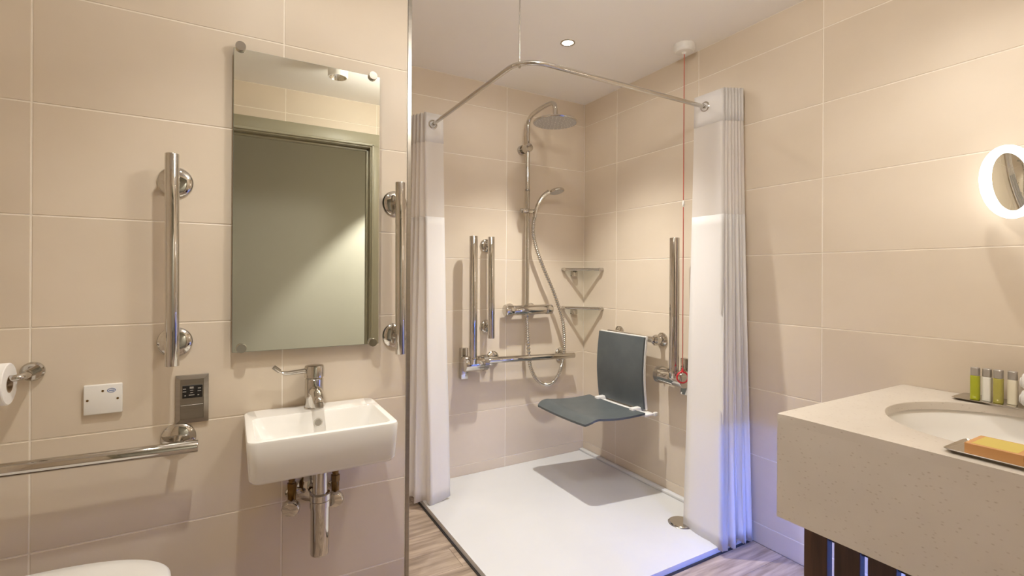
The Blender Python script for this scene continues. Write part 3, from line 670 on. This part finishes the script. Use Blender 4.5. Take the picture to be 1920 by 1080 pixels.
# angle valves
for vx, lab in ((-1.876, 'chrome and brass angle valve left of the bottle trap'), (-1.742, 'chrome and brass angle valve right of the bottle trap, half hidden')):
    t = thing('angle_valve', lab, 'valve', (vx, YL-.05, .44), 'angle valves under the basin')
    yv = YL-.045
    b = B(); lathe(b, (vx, YL-.0005, .470), (0, -1, 0), [(0, .016), (.005, .016), (.009, .012), (.040, .011)], 24); obj('wall_rose', b, M['chrome'], t)
    b = B(); cyl(b, (vx, yv, .458), (vx, yv, .500), .0125, 18, .002); obj('valve_body', b, M['brass'], t)
    b = B(); lathe(b, (vx, yv, .498), (0, 0, 1), [(0, .015), (.020, .015), (.021, .010), (.030, .010)], 6); obj('nut', b, M['brass'], t, angle=20)
    b = B(); cyl(b, (vx, yv, .525), (vx+.004, yv-.004, .630), .0105, 16); obj('supply_pipe', b, M['brass'], t)
    b = B(); lathe(b, (vx, yv-.006, .452), (-.25, -.9, -.25), [(0, .014), (.006, .024), (.012, .028), (.024, .028), (.030, .024), (.031, .004)], 12); obj('handwheel', b, M['chrome'], t, angle=50)

# toilet
TYC = -1.155
t = thing('toilet', 'white ceramic toilet with closed lid beside the mirror wall', 'toilet', (-2.55, TYC, 0))
def dshape(z, xf, hw, xb=XW+.005, n=40):
    pts = []; cx = xf-.30
    for i in range(n+1):
        a = -PI/2 + PI*i/n; c_, s_2 = math.cos(a), math.sin(a)
        pts.append(Vector((cx + .30*abs(c_)**.92, TYC + hw*(1 if s_2 > 0 else -1)*abs(s_2)**.80, z)))
    pts.append(Vector((xb, TYC+hw*.97, z))); pts.append(Vector((xb, TYC-hw*.97, z)))
    return pts
b = B(); loft(b, [dshape(0, -2.33, .125), dshape(.02, -2.325, .13), dshape(.16, -2.29, .14), dshape(.29, -2.215, .170), dshape(.36, -2.185, .182), dshape(.405, -2.182, .184), dshape(.41, -2.19, .178)]); obj('pan', b, M['ceramic'], t, angle=45)
b = B(); loft(b, [dshape(z, -2.176-i, .186-i, XW+.20) for z, i in ((.412, .004), (.416, 0), (.428, 0), (.431, .003))]); obj('seat_ring', b, M['plastic'], t, angle=45)
b = B(); loft(b, [dshape(z, -2.172-i, .190-i, XW+.19) for z, i in ((.433, .003), (.437, 0), (.449, .001), (.455, .008), (.457, .03), (.458, .08))]); obj('lid', b, M['plastic'], t, angle=60)
for s in (-1, 1):
    b = B(); cyl(b, (XW+.17, TYC+s*.075-.02, .43), (XW+.17, TYC+s*.075+.02, .43), .013, 18, .002); obj('hinge', b, M['chrome'], t)

# ================================================================== VANITY
VX, VY, VZ, VB = -.747, -1.792, .817, .534
t = thing('vanity_counter', 'thick pale quartz vanity counter with deep front apron', 'counter', (-.37, -2.1, VB))
BCX, BCY, BA, BBy = -.350, -2.148, .262, .242
b = B()
# slab with an oval cut-out: fan between the oval and the rectangle
n = 96; th = .024
def rim(z): return ell(BCX, BCY, z, BA, BBy, n)
def rectpt(a):
    c_, s_3 = math.cos(a), math.sin(a)
    X0, X1, Y0, Y1 = VX, -.003, YD+.003, VY
    ts = []
    if c_ > 1e-9: ts.append((X1-BCX)/(BA*c_))
    if c_ < -1e-9: ts.append((X0-BCX)/(BA*c_))
    if s_3 > 1e-9: ts.append((Y1-BCY)/(BBy*s_3))
    if s_3 < -1e-9: ts.append((Y0-BCY)/(BBy*s_3))
    k = min([q for q in ts if q > 0]); return (BCX+BA*c_*k, BCY+BBy*s_3*k)
b = B()
for (X0, X1, Y0, Y1) in ((VX, -.003, YD+.003, VY),):
    angs = sorted({2*PI*i/n for i in range(n)} | {math.atan2((yy-BCY)/BBy, (xx-BCX)/BA) % (2*PI) for xx in (X0, X1) for yy in (Y0, Y1)})
    lv_ = []
    for z in (VZ, VZ-th):
        inn = [b.verts.new((BCX+BA*math.cos(a), BCY+BBy*math.sin(a), z)) for a in angs]
        out = [b.verts.new((*rectpt(a), z)) for a in angs]; lv_.append((inn, out))
    (i0, o0), (i1, o1) = lv_; q = len(angs)
    for k in range(q):
        j = (k+1) % q
        b.faces.new((i0[k], o0[k], o0[j], i0[j])); b.faces.new((i1[k], i1[j], o1[j], o1[k]))
        b.faces.new((i0[k], i0[j], i1[j], i1[k])); b.faces.new((o0[k], o1[k], o1[j], o0[j]))
es = [e for e in b.edges if all(abs(v.co.z-VZ) < 1e-6 for v in e.verts) and (all(abs(v.co.x-VX) < 1e-5 for v in e.verts) or all(abs(v.co.y-VY) < 1e-5 for v in e.verts) or all(abs(((v.co.x-BCX)/BA)**2+((v.co.y-BCY)/BBy)**2-1) < 1e-4 for v in e.verts))]
bmesh.ops.bevel(b, geom=es, offset=.003, segments=3, profile=.5, affect='EDGES')
top_o = obj('worktop', b, M['quartz'], t, angle=30)
b = B(); box(b, VX, VX+.03, YD+.003, VY, VB, VZ-th); obj('front_apron', b, M['quartz'], t)
b = B(); box(b, VX+.03, -.003, VY-.03, VY, VB, VZ-th); obj('end_apron', b, M['quartz'], t)
b = B(); box(b, VX+.03, -.003, YD+.003, VY-.03, VB+.006, VB+.022); obj('underside_panel', b, M['plastic'], t)
# undermounted oval basin
t = thing('vanity_basin', 'white oval basin sunk into the quartz vanity counter', 'basin', (BCX, BCY, VZ-.20))
b = B(); rr = [(VZ-th, 1.03), (VZ-th-.006, 1.03), (VZ-th-.012, 1.0), (VZ-.075, .97), (VZ-.12, .86), (VZ-.155, .65), (VZ-.172, .40), (VZ-.178, .12)]
loft(b, [ell(BCX, BCY, z, BA*k, BBy*k, 64) for z, k in rr], False, True)
o = obj('bowl', b, M['ceramic'], t, angle=60); s = o.modifiers.new('thickness', 'SOLIDIFY'); s.thickness = .008; s.offset = 1
b = B(); lathe(b, (BCX, BCY, VZ-.178), (0, 0, 1), [(0, .024), (.003, .024), (.004, .018), (.002, .002)], 28); obj('waste', b, M['chrome'], t)
# slatted base with the blue strip light
t = thing('slatted_screen', 'dark walnut slatted screen under the vanity counter lit blue from behind', 'screen', (-.59, -2.1, 0))
y = VY+.008; SLX = -.60; sl_me = None
k = 0
while y-.064 > YD:
    w_ = .064
    if sl_me is None:
        b = B(); box(b, SLX, SLX+.028, y-w_, y, .004, VB-.002, .0015, 1); so = obj('slat', b, M['darkwood'], t); sl_me = so.data; y00 = y
    else:
        so = bpy.data.objects.new('slat', sl_me); COL.objects.link(so); so.parent = t; so.location = (0, y-y00, 0)
    y -= .082; k += 1
for zr in (.04, .44):
    b = B(); box(b, SLX+.029, SLX+.05, YD+.01, VY-.01, zr, zr+.04, .002); obj('rail', b, M['darkwood'], t)
b = B(); box(b, -.022, -.004, YD+.02, VY-.012, VB-.02, VB-.006); obj('led_strip', b, M['led'], t)
b = B(); box(b, SLX+.066, SLX+.076, YD+.02, VY-.05, VB-.006, VB+.004); obj('led_strip', b, M['led_front'], t)

# amenity tray, bottles, towels
t = thing('amenity_tray', 'shallow polished metal tray of toiletries at the back of the vanity', 'tray', (-.07, -2.10, VZ), 'polished metal dishes on the vanity')
def dish(t, x0, x1, y0, y1, z, rim_):
    b = B(); loft(b, [rrect(x0+.010, x1-.010, y0+.010, y1-.010, z+.0005, .010), rrect(x0, x1, y0, y1, z+rim_, .014), rrect(x0+.0015, x1-.0015, y0+.0015, y1-.0015, z+rim_+.0012, .013), rrect(x0+.012, x1-.012, y0+.012, y1-.012, z+.003, .010)]); return obj('dish', b, M['chrome'], t)
dish(t, -.122, -.010, -2.33, -1.960, VZ, .007)
for (bx, by, mt, lab, h, r_) in ((-.074, -2.005, 'green', 'bright green toiletry bottle, leftmost on the amenity tray', .098, .0105), (-.066, -2.030, 'white_gel', 'white toiletry bottle between the green and olive bottles', .097, .0105), (-.070, -2.056, 'yellow', 'olive-yellow toiletry bottle third on the amenity tray', .098, .0105), (-.056, -2.083, 'cream', 'cream toiletry bottle next to the rolled white towels', .097, .0105)):
    t = thing('toiletry_bottle', lab, 'bottle', (bx, by, VZ+.0032), 'toiletry bottles on the amenity tray')
    z0 = VZ+.0035
    b = B(); loft(b, [rrect(bx-r_+i, bx+r_-i, by-r_+i, by+r_-i, z0+z, .005, 3) for z, i in ((0, .001), (.001, 0), (h*.73, 0), (h*.745, .0012))]); obj('bottle_body', b, M[mt], t)
    b = B(); loft(b, [rrect(bx-.0100+i, bx+.0100-i, by-.0100+i, by+.0100-i, z0+z, .005, 3) for z, i in ((h*.75, .0005), (h*.76, 0), (h*.985, 0), (h, .0012))]); obj('cap', b, M['cap'], t)
for (tx, tz, lab) in ((-.062, VZ+.0295, 'rolled white face towel lying on the amenity tray'), (-.058, VZ+.0775, 'rolled white face towel stacked on top of another towel')):
    t = thing('rolled_towel', lab, 'towel', (tx, -2.19, tz-.025), 'rolled towels on the amenity tray')
    b = B(); y0, ln = -2.103, .13
    lathe(b, (tx, y0, tz), (0, -1, 0), [(0, .0005), (.0005, .012), (.003, .021), (.008, .0252), (.016, .026), (ln-.01, .026), (ln-.003, .022), (ln, .0005)], 28); obj('roll', b, M['towel'], t)
    b = B(); sp2 = [Vector((tx+(.004+.0028*a)*math.cos(a), y0+.001, tz+(.004+.0028*a)*math.sin(a))) for a in [.25*i for i in range(26)]]
    tube(b, sp2, .0014, 6); obj('spiral_edge', b, M['towel'], t)
# soap dish with boxed soap
t = thing('soap_dish', 'shallow polished metal dish under the orange soap box', 'dish', (-.665, -2.20, VZ), 'polished metal dishes on the vanity')
dish(t, -.722, -.596, -2.32, -2.140, VZ, .008)
t = thing('soap_box', 'orange and yellow boxed soap bar lying on the metal dish', 'soap box', (-.655, -2.23, VZ+.003))
b = B(); box(b, -.702, -.612, -2.262, -2.172, VZ+.0035, VZ+.0265, .001, 1); 
bmesh.ops.rotate(b, verts=b.verts, cent=(-.657, -2.217, VZ), matrix=Matrix.Rotation(math.radians(0), 3, 'Z')); sb = obj('carton', b, M['soapbox'], t)
b = B(); box(b, -.696, -.618, -2.252, -2.182, VZ+.0264, VZ+.0268); obj('label_print', b, M['soaptop'], sb)

# lit magnifying mirror on an arm
t = thing('magnifying_mirror', 'round magnifying mirror with glowing white ring on the right wall', 'mirror', (-.15, -2.12, 1.35))
mc = Vector((-.13, -2.090, 1.466)); nd = Vector((-.72, .671, -.174)).normalized()
b = B(); torus(b, mc, nd, .0945, .0108, 64, 14); obj('light_ring', b, M['ring_light'], t)
b = B(); lathe(b, mc, nd, [(-.012, .088), (-.004, .093), (-.001, .090)], 56); obj('back_shell', b, M['chrome'], t)
b = B(); lathe(b, mc, nd, [(.0002, .086), (.001, .084)], 56); obj('mirror_face', b, M['mirror'], t)
b = B(); tube(b, smooth_path([mc-nd*.010, mc-nd*.030, Vector((-.085, -2.150, 1.465)), Vector((-.045, -2.195, 1.455)), Vector((-.012, -2.21, 1.45))], 6), .008, 14); obj('arm', b, M['chrome'], t)
b = B(); lathe(b, (-.0005, -2.21, 1.45), (-1, 0, 0), [(0, .035), (.012, .035), (.016, .030), (.018, .012)], 32); obj('wall_plate', b, M['chrome'], t)
